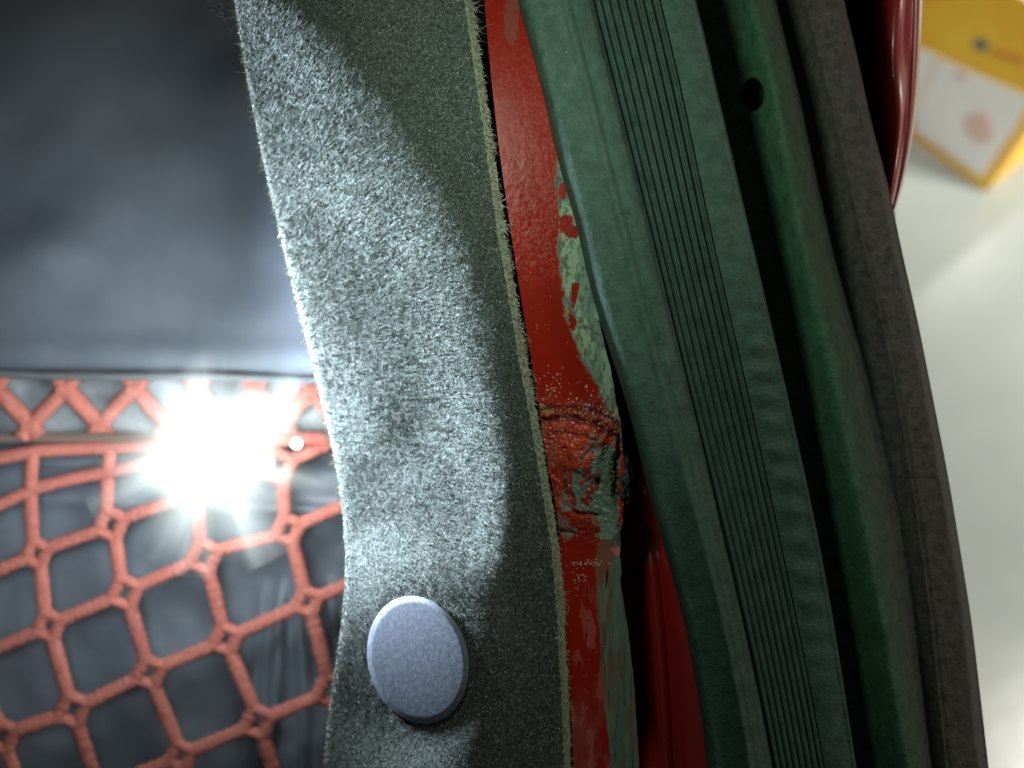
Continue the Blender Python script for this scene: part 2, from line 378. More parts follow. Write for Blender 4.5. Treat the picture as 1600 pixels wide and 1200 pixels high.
# grey patch under the weld
for e in ((905, 775, 24, 28, 12), (937, 755, 26, 48, 6), (946, 720, 20, 20, -30), (950, 800, 18, 42, 4), (925, 797, 30, 8, 6), (880, 792, 12, 5, 60), (905, 742, 9, 14, 20)):
    lay(ell(*e, k=.75), prim * 1.25, .6)
lay(ell(958, 735, 12, 60, 3, k=.9) * .55, pale * .6, .6)
for e in ((917, 740, 8, 13, 15), (922, 768, 7, 9, 30), (916, 780, 9, 11, 30), (893, 775, 6, 20, -18), (886, 750, 8, 22, -5), (930, 757, 6, 9, 0)): lay(ell(*e, k=.5), red * .9 + .03, .35)
lay(ell(919, 763, 4, 2, 50, k=1.2) * .7, np.array([.7, .4, .12]), .3); lay(ell(913, 776, 3, 2.5, 0, k=1.2) * .7, np.array([.7, .35, .12]), .3)
lay(ell(932, 745, 9, 12, 20, k=.9) * .7, brown * 1.2, .6); lay(ell(934, 750, 3.5, 5, 20, k=.8), dark, .6)
lay(ell(883, 822, 10, 22, -20, k=.7) * .8, np.array([.20, .12, .10]), .7); lay(ell(893, 830, 8, 4, 0, k=.6), np.array([.30, .30, .24]), .7)
lay(sst(1, 0, np.abs(X + 26 * (n1 - .5) + 8 * (n2 - .5) - 964 + (Y - 700) * .03) / 4) * .9 * sst(650, 690, Y) * (1 - sst(765, 790, Y)), dark, .6)
lay(ell(948, 905, 1.8, 16, 6, k=.2), dark, .8)
lay(sst(3, 1, np.abs(X - (899 + (Y - 660) * -.04))) * 0 + sst(2, .6, np.abs(X - 883 - (Y - 700) * .1)) * sst(705, 715, Y) * (1 - sst(785, 800, Y)) * .7, np.array([.55, .10, .06]), .3)
# pale specks of spatter
sp = np.zeros(X.shape)
def speck(n, x0, y0, sx, sy, r0, r1):
    for _ in range(n):
        a_, b_ = rng.normal(x0, sx), rng.normal(y0, sy); r = r0 + (r1 - r0) * rng.random() ** 3
        j = int((a_ - gL(b_)) / max(1, (gR(b_) - gL(b_))) * nxf); i = int((b_ + 150) / step)
        if not (6 < i < nyf - 6 and 6 < j < nxf - 6): continue
        sl = (slice(i - 5, i + 6), slice(j - 5, j + 6))
        d = np.hypot(X[sl] - a_, Y[sl] - b_); sp[sl] = np.maximum(sp[sl], sst(r, r * .5, d))
speck(34, 860, 605, 12, 14, .8, 1.9); speck(90, 930, 640, 24, 13, .8, 2.6); speck(260, 905, 690, 30, 35, .8, 1.8); speck(40, 948, 655, 9, 7, 1.2, 3.2)
speck(60, 915, 880, 18, 3, .8, 1.8); speck(40, 905, 905, 6, 12, .7, 1.4); speck(120, 860, 1000, 60, 160, .5, 1.1); speck(120, 840, 420, 40, 120, .5, 1.0); speck(70, 870, 780, 10, 30, .7, 1.6)
lay(sp * .8, np.array([.62, .42, .34]), .25)
Hf += .0003 * sp
Cc = np.concatenate([C[:, :1], C[:, :1], C, C[:, -1:], C[:, -1:] * .5], 1); Rc = np.concatenate([RO[:, :1], RO[:, :1], RO, RO[:, -1:], RO[:, -1:]], 1)
Xs = np.concatenate([X[:, :1] + 10, X[:, :1] + 1, X, X[:, -1:] - 1, X[:, -1:] - 6], 1); Ys = np.concatenate([Y[:, :2], Y, Y[:, :2]], 1)
Hsx = np.concatenate([Hf[:, :1] - .006, Hf[:, :1] - .0008, Hf, Hf[:, -1:] - .0012, Hf[:, -1:] - .006], 1)
me = grid('seam_flange', Xs, Ys, Hsx); attr(me, 'paint', Cc.reshape(-1, 3)); attr(me, 'ro', Rc.reshape(-1))
rz = np.concatenate([rough_zone[:, :1]] * 2 + [rough_zone] + [rough_zone[:, -1:]] * 2, 1)
attr(me, 'rz', rz.reshape(-1))
m_fl, nt, b = mat('chipped_paint', rough=.4, spec=.16, coat=0, coat_rough=.12)
a = attr_node(nt, 'paint'); nt.links.new(a.outputs['Color'], b.inputs['Base Color']); a = attr_node(nt, 'ro'); nt.links.new(a.outputs['Fac'], b.inputs['Roughness'])
a = attr_node(nt, 'rz'); n = noise_node(nt, 1600, 4, .7)
mul = nt.nodes.new('ShaderNodeMath'); mul.operation = 'MULTIPLY'; nt.links.new(a.outputs['Fac'], mul.inputs[0]); nt.links.new(n.outputs[0], mul.inputs[1])
n9 = noise_node(nt, 4200, 3, .7); mul2 = nt.nodes.new('ShaderNodeMath'); mul2.operation = 'MULTIPLY'; nt.links.new(a.outputs['Fac'], mul2.inputs[0]); nt.links.new(n9.outputs[0], mul2.inputs[1])
b1 = bump(nt, b, n.outputs[0], .00006, .5); b2_ = bump(nt, b, mul.outputs[0], .0005, 1, b1); bump(nt, b, mul2.outputs[0], .0005, 1, b2_)
cw = nt.nodes.new('ShaderNodeMath'); cw.operation = 'MULTIPLY'; cw.inputs[1].default_value = .6; nt.links.new(a.outputs['Fac'], cw.inputs[0]); nt.links.new(cw.outputs[0], b.inputs['Coat Weight'])
fl = part('seam_flange', me, car, m_fl)
tag(fl, 'narrow red seam flange with chipped paint showing grey green primer')
# black sealant crumb hanging on the flange edge
m_seal, nt, b = mat('burnt_sealant', (.012, .016, .015), rough=.45); n = noise_node(nt, 900, 4); bump(nt, b, n.outputs[0], .0015, 1)
r = ramp(nt, noise_node(nt, 700, 5, .7).outputs[0], [(.4, (.008, .010, .010)), (.6, (.03, .04, .037)), (.72, (.12, .16, .14))]); nt.links.new(r.outputs[0], b.inputs['Base Color'])
import bmesh
bm = bmesh.new(); bmesh.ops.create_icosphere(bm, subdivisions=5, radius=1)
cc = np.array([v.co[:] for v in bm.verts]); P = []
for x, y, z in cc:
    rd = 1 + .55 * (float(fbm(np.array([x * 3 + z * 2 + 9]), np.array([y * 3 + 9 + z]), 1, 71, 4)[0]) - .5) * 2
    P.append((978 + x * 9 * rd + y * 2, 755 - y * 37 * rd, -.0052 + z * .0028 * rd))
P = np.array(P); wv = W(P[:, 0], P[:, 1], P[:, 2])
for v, c in zip(bm.verts, wv): v.co = c
me = bpy.data.meshes.new('sealant_crumb'); bm.to_mesh(me); bm.free()
for p in me.polygons: p.use_smooth = True
part('burnt_sealant', me, fl, m_seal)

# near-black sheet added under the gaps, their shade put into its colour
m_blk, nt, b = mat('gap_shade_black', (.006, .006, .007), rough=.9, spec=.1)
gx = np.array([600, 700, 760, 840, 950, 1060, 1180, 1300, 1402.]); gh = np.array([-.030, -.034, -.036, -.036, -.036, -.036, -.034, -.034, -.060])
yy = np.linspace(-200, 1400, 30)
PXb = gx[None, :] + (yy[:, None] - 0) * .10 * np.array([1, 1, 1, 1, 1, 1, .9, .7, -.1])[None, :]; PYb = np.repeat(yy[:, None], 9, 1)
me = grid('added_gap_backing', PXb, PYb, np.repeat(gh[None, :], 30, 0)); part('added_gap_backing', me, car, m_blk)

# red gutter panel seen between flange and seal
m_red, nt, b = mat('car_paint_red', (.30, .012, .008), rough=.40, coat=.6, coat_rough=.10)
n = noise_node(nt, 120, 3); bump(nt, b, n.outputs[0], .00025, .3)
gy = np.linspace(700, 1350, 120)
g0 = curve([(985, 600), (998, 780), (1006, 900), (1017, 1000), (1022, 1080), (1027, 1200), (1035, 1360)])
g1 = curve([(1000, 600), (1018, 780), (1032, 900), (1042, 1000), (1049, 1100), (1054, 1200), (1062, 1360)])
prof = [(-40, 0, -.030), (-6, 0, -.020), (0, 0, -.0165), (.5, 0, -.0150), (.9, 0, -.0158), (1, 0, -.0172), (1.12, 0, -.0160), (2, 0, -.0138), (3.5, 0, -.0125), (5, 0, -.013)]
cols = []; hs = []
for k, _, h in prof:
    a0, a1 = g0(gy), g1(gy)
    cols.append(a0 + k if k < 0 else a0 + (a1 - a0) * k); hs.append(np.full_like(gy, h) - .012 * sst(900, 740, gy))
me = grid('gutter_panel', np.stack(cols, 1), np.repeat(gy[:, None], len(prof), 1), np.stack(hs, 1))
gp = part('gutter_panel', me, car, m_red); sm = gp.modifiers.new('s', 'SUBSURF'); sm.levels = sm.render_levels = 2
tag(gp, 'glossy red gutter panel inside the dark gap')

# outer red rear corner at upper right
ty = np.linspace(-150, 420, 120)
tL = curve([(1360, -150), (1364, 0), (1366, 120), (1372, 200), (1376, 300), (1380, 420)])
tR = curve([(1446, -150), (1441, 0), (1439, 70), (1434, 150), (1427, 215), (1417, 265), (1402, 325), (1380, 380), (1362, 420)])
prof = [(-.6, -.070), (-.05, -.045), (.0, -.036), (.25, -.029), (.5, -.0262), (.72, -.0275), (.80, -.0300), (.86, -.0285), (.95, -.0300), (1.0, -.034), (1.0, -.045), (.92, -.09)]
cols = []; hs = []
for k, h in prof:
    wob = .06 * math.sin(k * 9) * np.sin(ty / 70.)
    cols.append(tL(ty) + (np.maximum(tR(ty), tL(ty) + 3) - tL(ty)) * (k + 0 * wob)); hs.append(np.full_like(ty, h) + .0016 * np.sin(ty / 45. + k * 3) * (0 < k < .8))
me = grid('outer_corner', np.stack(cols, 1), np.repeat(ty[:, None], len(prof), 1), np.stack(hs, 1))
oc = part('outer_corner', me, car, m_red); sm = oc.modifiers.new('s', 'SUBSURF'); sm.levels = sm.render_levels = 2
tag(oc, 'glossy red curved rear corner beyond the rubber seal')

# ================================================================== RUBBER SEAL
seal = empty('rubber_seal', V(1180, 600, -.01)); tag(seal, 'wide black rubber weather seal, green and brown light painted in, with ribbed centre and vent hole', 'rubber seal')
yk = [-160, 0, 100, 364, 620, 860, 1120, 1360]
def cv(v):
    c = np.polyfit(yk, v, 4); yv = np.arange(-160, 1361, 40)
    r_ = np.interp(yv, yk, np.array(v) - np.polyval(c, yk))        # smooth trend plus a little of the measured wander
    return curve(list(zip(np.polyval(c, yv) + r_, yv)), True)
sA = curve([(770, -160), (808, 0), (830, 80), (850, 150), (866, 230), (885, 300), (901, 350), (917, 430), (936, 500), (960, 570), (985, 650), (1006, 740), (1030, 830), (1050, 900), (1071, 980), (1086, 1060), (1097, 1130), (1105, 1200), (1124, 1360)])
sB = cv([890, 926, 952, 1018, 1079, 1138, 1195, 1236])
sC = cv([992, 1032, 1057, 1112, 1171, 1223, 1275, 1312])
sD = cv([1045, 1088, 1111, 1172, 1231, 1283, 1326, 1360])
sE = cv([1135, 1176, 1203, 1252, 1310, 1357, 1406, 1445])
sF = cv([1220, 1257, 1284, 1345, 1402, 1438, 1470, 1494])
sG = curve([(1287, -160), (1318, 0), (1340, 90), (1363, 200), (1387, 283), (1410, 397), (1434, 500), (1483, 751), (1518, 967), (1545, 1200), (1560, 1360)])
ysr = np.linspace(-150, 1350, 560)
CURV = [sA, sB, sC, sD, sE, sF, sG]
def seal_grid(name, ka, kb, prof_fn, n, skirtL=None, skirtR=None, post=None):
    """columns between control curves ka..kb (t runs over that range)"""
    t = np.linspace(ka, kb, n); base = np.stack([c(ysr) for c in CURV], 1)
    idx = np.clip(np.floor(t).astype(int), 0, 5); fr = t - idx
    PX = base[:, idx] * (1 - fr) + base[:, idx + 1] * fr; PY = np.repeat(ysr[:, None], n, 1)
    H = prof_fn(np.repeat(t[None, :], len(ysr), 0), PX, PY)
    if post: H = post(PX, PY, H)
    if skirtL: PX = np.concatenate([PX[:, :1] + skirtL[0], PX], 1); PY = np.concatenate([PY[:, :1], PY], 1); H = np.concatenate([H[:, :1] - skirtL[1], H], 1)
    if skirtR: PX = np.concatenate([PX, PX[:, -1:] + skirtR[0]], 1); PY = np.concatenate([PY, PY[:, :1]], 1); H = np.concatenate([H, H[:, -1:] - skirtR[1]], 1)
    return grid(name, PX, PY, H)
def p_lobe(t, x, y):
    k = t
    lift = -.0008
    h = .0045 + sst(560, 900, y) * (.0013 * np.exp(-((k - .70) / .14) ** 2) - .0016 * np.exp(-((k - .30) / .2) ** 2) - .0012 * sst(.84, .93, k)) + .0006 * np.sin(k * 8 + 1) * (1 - sst(500, 800, y)) - .0065 * np.exp(-k / .05) + .0022 * np.sin(np.clip(k, 0, 1) * np.pi) ** .8 + lift * (1 - k)
    h += .0005 * np.exp(-((k - .62) / .06) ** 2) - .0005 * np.exp(-((k - .72) / .04) ** 2) - .0012 * sst(.93, 1.0, k) * 1.0
    return h + .00022 * (fbm(x, y, 55, 81, 3) - .5)
def p_rib(t, x, y):
    k = t - 1; nrib = 8
    gd = np.abs((k * nrib + .5) % 1 - .5); gd0 = np.abs(k * nrib - np.round(k * nrib))
    tl = .0062 * sst(350, 950, y)
    h = .0040 - (.0022 + tl) * k - .00125 * np.exp(-(gd0 / (.17 + .12 * sst(300, 900, y))) ** 2) - .0004 * np.exp(-(np.abs(gd0 - .5) / .07) ** 2) - .0012 * sst(.05, 0, k)
    return h
def p_band(t, x, y):
    k = t - 2
    h = .0014 - .0062 * sst(350, 950, y) + .0006 * np.sin(k * np.pi) + .00028 * np.sin(y / 7.0 + 1.5 * np.sin(y / 90)) * sst(380, 640, y) * (1 - sst(900, 1100, y)) * np.sin(np.clip(k, 0, 1) * np.pi)
    h += .0003 * np.exp(-((k - .93) / .05) ** 2) - .0010 * sst(.97, 1, k)
    return h
def p_bulb(t, x, y):
    k = t - 3                                   # 0..1 groove, bump at 1, 1..2 valley, 2..3 outer lip
    h = -.0155 - .0030 * np.exp(-((k - 1.55) / .2) ** 2) * (1 - sst(200, 900, y)) + .0130 * np.exp(-((k - 1.0) / (.36 + .14 * sst(200, 900, y))) ** 2) - .0005 * k
    h += .0060 * sst(1.45, 2.2, k) + .0005 * np.exp(-((k - 2.0) / .05) ** 2) * (1 + .8 * (fbm(x, y, 5, 87, 2) - .5))
    h -= .008 * sst(2.7, 3.0, k) ** 1.6
    return h + .0003 * (fbm(x, y, 70, 83, 3) - .5)
def hole(PX, PY, H):
    r = np.hypot((PX - 1177) / 17.5, (PY - 148) / 25)
    return H - .012 * sst(1.06, .86, r)
def rubber(name, c0, c1, ro=.5, speck=True):
    m, nt, b = mat(name, rough=ro, spec=.25)
    n = noise_node(nt, 300, 8, .82); r = ramp(nt, n.outputs[0], [(.34, tuple(v * .72 for v in c0)), (.66, tuple(v * 1.12 for v in c1))])
    nb = noise_node(nt, 3500, 3, .6)
    mx = nt.nodes.new('ShaderNodeMix'); mx.data_type = 'RGBA'
    sp_ = noise_node(nt, 1300, 2, .5); rs = ramp(nt, sp_.outputs[0], [(.745, (0, 0, 0)), (.79, (1, 1, 1))])
    nt.links.new(rs.outputs[0], mx.inputs[0]); nt.links.new(r.outputs[0], mx.inputs[6]); mx.inputs[7].default_value = (.25, .28, .25, 1)
    nt.links.new(mx.outputs[2], b.inputs['Base Color'])
    b1 = bump(nt, b, nb.outputs[0], .00016, .9); n7 = noise_node(nt, 1100, 3, .6); b2_ = bump(nt, b, n7.outputs[0], .0003, .8, b1); bump(nt, b, n.outputs[0], .00025, .5, b2_)
    return m
m_r1 = rubber('rubber_lobe', (.032, .068, .050), (.054, .100, .074), .62)  # green cast of the light painted into the black rubber, bulb too
m_r2 = rubber('rubber_bulb', (.026, .074, .040), (.052, .120, .066), .7)
m_r3 = rubber('rubber_lip', (.050, .045, .038), (.080, .068, .056), .7)  # brown of the warm room light painted in
def seal_tint(me, ka, kb, n, left=0, right=0):
    t = np.concatenate([[ka] * left, np.linspace(ka, kb, n), [kb] * right]); attr(me, 'across', np.tile(t, len(ysr))); return me
for m_ in (m_r2,):  # blends painted green light into painted brown light across the bulb
    nt = m_.node_tree; mx_ = [n_ for n_ in nt.nodes if n_.type == 'MIX'][0]; rmp = mx_.inputs[6].links[0].from_node
    a = attr_node(nt, 'across'); mrr = nt.nodes.new('ShaderNodeMapRange'); mrr.inputs['From Min'].default_value = 4.05; mrr.inputs['From Max'].default_value = 4.75; nt.links.new(a.outputs['Fac'], mrr.inputs['Value'])
    nz_ = noise_node(nt, 500, 5, .7); r9 = ramp(nt, nz_.outputs[0], [(.35, (.036, .036, .030)), (.65, (.092, .080, .066))])
    mg = nt.nodes.new('ShaderNodeMix'); mg.data_type = 'RGBA'; nt.links.new(mrr.outputs[0], mg.inputs[0]); nt.links.new(rmp.outputs[0], mg.inputs[6]); nt.links.new(r9.outputs[0], mg.inputs[7]); nt.links.new(mg.outputs[2], mx_.inputs[6])
part('inner_lobe', seal_grid('inner_lobe', 0, 1, p_lobe, 90, skirtL=(12, .010)), seal, m_r1)
part('ribbed_band', seal_grid('ribbed_band', 1, 2, p_rib, 260, skirtL=(0, .004)), seal, m_r1)
part('flat_band', seal_grid('flat_band', 2, 3, p_band, 60, skirtL=(0, .004), skirtR=(-4, .012)), seal, m_r1)
def p_b1(t, x, y): return p_bulb(t + .05 * (fbm(y, y * 0 + 2, 160, 151, 2) - .5), x, y)
bl = part('bulb', seal_tint(seal_grid('bulb', 2.9, 4.75, p_b1, 170, post=hole), 2.9, 4.75, 170), seal, m_r2)
part('outer_lip', seal_tint(seal_grid('outer_lip', 4.75, 6, p_b1, 90, skirtR=(-6, .02)), 4.75, 6, 90, right=1), seal, m_r2)

# ================================================================== DARK COVER, SEAT BACK, NET (left)
m_cov, nt, b = mat('dark_cover', rough=.8, spec=.3)
n = noise_node(nt, 25, 5, .6); r = ramp(nt, n.outputs[0], [(.35, (.074, .088, .104)), (.65, (.102, .116, .134))]); nt.links.new(r.outputs[0], b.inputs['Base Color'])
n = noise_node(nt, 1800, 3, .6); bump(nt, b, n.outputs[0], .0003, .6)
nx_, ny_ = 80, 80
PXq, PYq = np.meshgrid(np.linspace(-260, 640, nx_), np.linspace(-260, 576, ny_))
PYq = PYq + (PXq * .018) * sst(300, 576, PYq)
Hq = -.080 + .004 * (fbm(PXq, PYq, 260, 101, 3) - .5) * 2 + .006 * np.exp(-(((PXq - 60) / 90) ** 2 + ((PYq - 400) / 60) ** 2)) - .012 * sst(60, -200, PYq)
Hq[-6:] += np.array([.0004, .001, .0015, .0015, .0008, -.001])[:, None]
PXq = np.concatenate([PXq, PXq[-1:], PXq[-1:]]); PYq = np.concatenate([PYq, PYq[-1:] + 2, PYq[-1:] - 10]); Hq = np.concatenate([Hq, Hq[-1:] - .004, Hq[-1:] - .006])
cover = empty('luggage_cover', V(240, 580, -.09)); tag(cover, 'smooth dark grey luggage cover above the red net', 'luggage cover')
part('cover_sheet', grid('cover_sheet', PXq, PYq, Hq), cover, m_cov)
# piped hem
m_hem, nt, b = mat('hem_tape', (.085, .095, .10), rough=.7); n = noise_node(nt, 900, 3); bump(nt, b, n.outputs[0], .0004, .7)
tb = MB(); tb.add(*tube([V(x, 584 + x * .018 + 2 * math.sin(x / 70), -.081) for x in range(-240, 620, 20)], .0012, 10)); part('hem', tb.mesh('hem'), cover, m_hem)

m_seat, nt, b = mat('seat_back_vinyl', rough=.42, spec=.5)
n = noise_node(nt, 18, 5, .6); r = ramp(nt, n.outputs[0], [(.35, (.11, .13, .155)), (.65, (.15, .175, .20))]); nt.links.new(r.outputs[0], b.inputs['Base Color'])
n = noise_node(nt, 60, 4, .5); bump(nt, b, n.outputs[0], .002, .5)
PXq, PYq = np.meshgrid(np.linspace(-300, 700, 160), np.linspace(560, 1420, 130))
Hq = -.100 - .006 * sst(700, 560, PYq) + .003 * (fbm(PXq, PYq, 150, 111, 3) - .5) * 2
fold = lambda x0, sl, wd, amp: amp * np.exp(-((PXq - (x0 - (PYq - 1000) * sl + 10 * np.sin(PYq / 80))) / wd) ** 2) * sst(880, 980, PYq)
Hq += fold(436, .16, 9, .0045) + fold(470, .02, 8, .003) + fold(405, .20, 7, .002) + fold(520, .1, 12, .004) + fold(385, .02, 12, .003) * sst(1050, 1120, PYq)
Hq += .003 * np.exp(-((PYq - 715 - 8 * np.sin(PXq / 90)) / 14) ** 2) + .002 * np.exp(-((PYq - 775 - PXq * .05) / 12) ** 2)
seat = link('seat_back', grid('seat_back', PXq, PYq, Hq), None, m_seat, origin=V(240, 1000, -.10))
tag(seat, 'dark slate wrinkled vinyl seat back behind the red net', 'seat back')

# ---- net
m_net, nt, b = mat('net_cord', rough=.75, spec=.3)
n = noise_node(nt, 700, 4, .7); r = ramp(nt, n.outputs[0], [(.3, (.36, .10, .075)), (.7, (.50, .175, .135))]); nt.links.new(r.outputs[0], b.inputs['Base Color'])
wv_ = nt.nodes.new('ShaderNodeTexVoronoi'); wv_.inputs['Scale'].default_value = 900; nt.links.new(nt.nodes['TC'].outputs['Object'], wv_.inputs['Vector']); bump(nt, b, wv_.outputs[0], .00025, .7)
net = empty('cargo_net', V(240, 900, -.092)); tag(net, 'coral red knotted cord cargo net stretched across the seat back', 'cargo net')
K = {(-1, -1): (56, 864), (0, -1): (172, 819), (1, -1): (303, 768), (2, -1): (434, 728), (-1, 0): (75, 977), (0, 0): (194, 925), (1, 0): (317, 869), (2, 0): (449, 827),
     (-1, 1): (112, 1108), (0, 1): (232, 1050), (1, 1): (352, 998), (2, 1): (480, 940), (0, 2): (282, 1181), (1, 2): (402, 1128), (2, 2): (516, 1078),
     (-1, -2): (47, 766), (0, -2): (168, 738), (1, -2): (295, 706), (-2, 1): (2, 1150)}
a_ = np.array((124, -54.)); b_ = np.array((41, 128.))
def node(i, j):
    if (i, j) in K: return K[(i, j)]
    best = min(K, key=lambda q: (q[0] - i) ** 2 + (q[1] - j) ** 2)
    bb = b_ if j > -2 else b_ * .55
    v = np.array(K[best], float) + (i - best[0]) * a_ + (j - best[1]) * bb
    return float(v[0]), float(v[1])
HN = -.0885
def hn(x, y): return HN - .004 * max(0, min(1, (720 - y) / 60)) + .0015 * math.sin(x / 60. + y / 85.)
R0 = .00205
def cord(pts, r=R0, sag=0, nseg=10):
    (x0, y0), (x1, y1) = pts[0], pts[-1]; out = []
    for k in range(nseg + 1):
        t = k / nseg; x = x0 + (x1 - x0) * t; y = y0 + (y1 - y0) * t
        dx, dy = x1 - x0, y1 - y0; l = math.hypot(dx, dy) or 1
        s = sag * math.sin(math.pi * t)
        x += -dy / l * s; y += dx / l * s
        out.append(V(x, y, hn(x, y)))
    return tube(out, r, 9, flat=.65)
nb = MB(); knots = MB()
def mid(a, b, t=.5): return (a[0] + (b[0] - a[0]) * t, a[1] + (b[1] - a[1]) * t)
def strand(p, r=R0):
    """rounded corners through the control points"""
    for _ in range(3):
        q = [p[0]]
        for a, c in zip(p[:-1], p[1:]): q += [mid(a, c, .25), mid(a, c, .75)]
        p = q + [p[-1]]
    rr_ = [r * (1 + .13 * math.sin(k * 1.9 + p[0][0]) + random.uniform(-.06, .06)) for k in range(len(p))]
    return tube([V(x, y, hn(x, y)) for x, y in p], rr_, 10, flat=.5)
CN = {}
for i in range(-4, 6):
    for j in range(-2, 5):
        x, y = node(i, j); x += random.uniform(-2, 2) * ((i, j) not in K); g = random.uniform(.9, 1.12)
        if j > -2: CN[(i, j)] = {'t': (x - 5 * g, y - 21 * g), 'r': (x + 21 * g, y - 9 * g), 'b': (x + 8 * g, y + 21 * g), 'l': (x - 19 * g, y + 10 * g)}
        else: CN[(i, j)] = {q: (x, y) for q in 'trbl'}
for i in range(-3, 5):
    for j in range(-2, 4):
        c = CN[(i, j)]
        if j == -2:
            nb.add(*cord((c['r'], CN[(i + 1, j)]['l']), R0, random.uniform(-3, 3))); nb.add(*strand([c['b'], mid(c['b'], CN[(i, j + 1)]['t'])])); continue
        up = mid(CN[(i, j - 1)]['b'], c['t']); dn = mid(c['b'], CN[(i, j + 1)]['t'])
        lf = mid(CN[(i - 1, j)]['r'], c['l']); rt = mid(c['r'], CN[(i + 1, j)]['l'])
        nb.add(*strand([up, mid(up, c['t'], .8), c['t'], c['l'], mid(lf, c['l'], .8), lf]))
        nb.add(*strand([rt, mid(rt, c['r'], .8), c['r'], c['b'], mid(dn, c['b'], .8), dn]))
        knots.add(*cord((c['t'], c['r']), R0 * .8, 0, 4)); knots.add(*cord((c['l'], c['b']), R0 * .8, 0, 4))
# links up to the top rope
TOP = lambda x: 716 - 12 * min(1, max(0, x / 60)) - (x - 60) * .045 if x > 60 else 716 - 12 * max(0, x / 60)
for i in range(-3, 5):
    x, y = node(i, -2); nb.add(*cord(((x, y), (x + 4, TOP(x) + 2)), R0 * 1.0, 0, 4))
pts = []
nt_ = [V(x, TOP(x), hn(x, 700)) for x in range(-200, 620, 15)]
nb.add(*tube(nt_, R0 * 1.05, 9, flat=.7))
part('net_mesh', nb.mesh('net_mesh'), net, m_net); part('knot', knots.mesh('knot'), net, m_net)
# upper criss-cross row and the elastic band
m_band, nt, b = mat('elastic_band', (.16, .11, .085), rough=.8); n = noise_node(nt, 1500, 3); bump(nt, b, n.outputs[0], .0005, .7)
tb = MB(); tb.add(*tube([V(x, 684 - x * .004, -.0905) for x in range(-220, 640, 20)], .0016, 10, flat=.5)); part('elastic_band', tb.mesh('elastic_band'), net, m_band)
zz = MB(); xs = [-150, -90, -8, 48, 103, 157, 212, 262, 308, 352, 398, 445, 488, 530, 580]
for sgn in (0, 1):
    pts = []
    for k, x in enumerate(xs):
        yv = 606 if (k + sgn) % 2 == 0 else 664
        pts.append((x, yv))
    for p0, p1 in zip(pts[:-1], pts[1:]):
        if sgn == 0: zz.add(*cord((p0, p1), R0 * 1.25, random.uniform(-2, 2), 6))
for k, x in enumerate(xs):
    if k % 2 == 0:
        zz.add(*cord(((x, 606), (x - 14, 586)), R0 * 1.2, 0, 4)); zz.add(*cord(((x, 606), (x + 16, 584)), R0 * 1.2, 0, 4))
        zz.add(*cord(((x - 10, 606), (x + 10, 608)), R0 * 1.6, 0, 4))
    else:
        zz.add(*cord(((x, 664), (x - 16, 684)), R0 * 1.2, 0, 4)); zz.add(*cord(((x, 664), (x + 14, 684)), R0 * 1.2, 0, 4))
        zz.add(*cord(((x - 10, 664), (x + 10, 664)), R0 * 1.5, 0, 4))
part('top_lattice', zz.mesh('top_lattice'), net, m_net)
# pale silver lining behind the lattice
m_lin, nt, b = mat('pale_lining', rough=.5, spec=.5); n = noise_node(nt, 60, 4); r = ramp(nt, n.outputs[0], [(.35, (.12, .135, .14)), (.65, (.26, .285, .30))]); nt.links.new(r.outputs[0], b.inputs['Base Color']); bump(nt, b, n.outputs[0], .003, .6)
PXq, PYq = np.meshgrid(np.linspace(-260, 640, 60), np.linspace(566, 690, 14)); Hq = -.0965 + .002 * (fbm(PXq, PYq, 50, 121, 3) - .5)
part('lining', grid('lining', PXq, PYq, Hq), net, m_lin)

# ================================================================== LIT TORCH
def emis(name, col, s):
    m = bpy.data.materials.new(name); m.use_nodes = True; nt = m.node_tree; nt.nodes.clear()
    e = nt.nodes.new('ShaderNodeEmission'); e.inputs[0].default_value = (*col, 1); e.inputs[1].default_value = s
    o = nt.nodes.new('ShaderNodeOutputMaterial'); nt.links.new(e.outputs[0], o.inputs[0]); return m
m_lens = emis('lit_lens', (.90, 1.0, .98), 14); m_body, nt, b = mat('torch_plastic', (.75, .78, .78), rough=.35)
torch = empty('torch', V(325, 720, -.08)); tag(torch, 'glaring white lit torch lying against the net beside the felt', 'torch')
bm = bmesh.new(); bmesh.ops.create_icosphere(bm, subdivisions=4, radius=1)
cc = np.array([v.co[:] for v in bm.verts]); an = np.arctan2(cc[:, 1], cc[:, 0])
rad = .62 + .16 * np.cos(5 * an + .6) + .10 * np.cos(3 * an + 2)
wv = W(332 + cc[:, 0] * 78 * rad, 706 - cc[:, 1] * 82 * rad, -.070 + cc[:, 2] * .009)
for v, c in zip(bm.verts, wv): v.co = c
me = bpy.data.meshes.new('torch_lens'); bm.to_mesh(me); bm.free()
for p in me.polygons: p.use_smooth = True
part('lens', me, torch, m_lens)
tb = MB(); c0 = V(325, 712, -.074); ax = (V(325, 712, -.1) - c0).normalized()
tb.add(*tube([V(325, 712, -.074), V(325, 712, -.084), V(325, 712, -.094)], [.0080, .0090, .0080], 40)); part('torch_head', tb.mesh('torch_head'), torch, m_body)
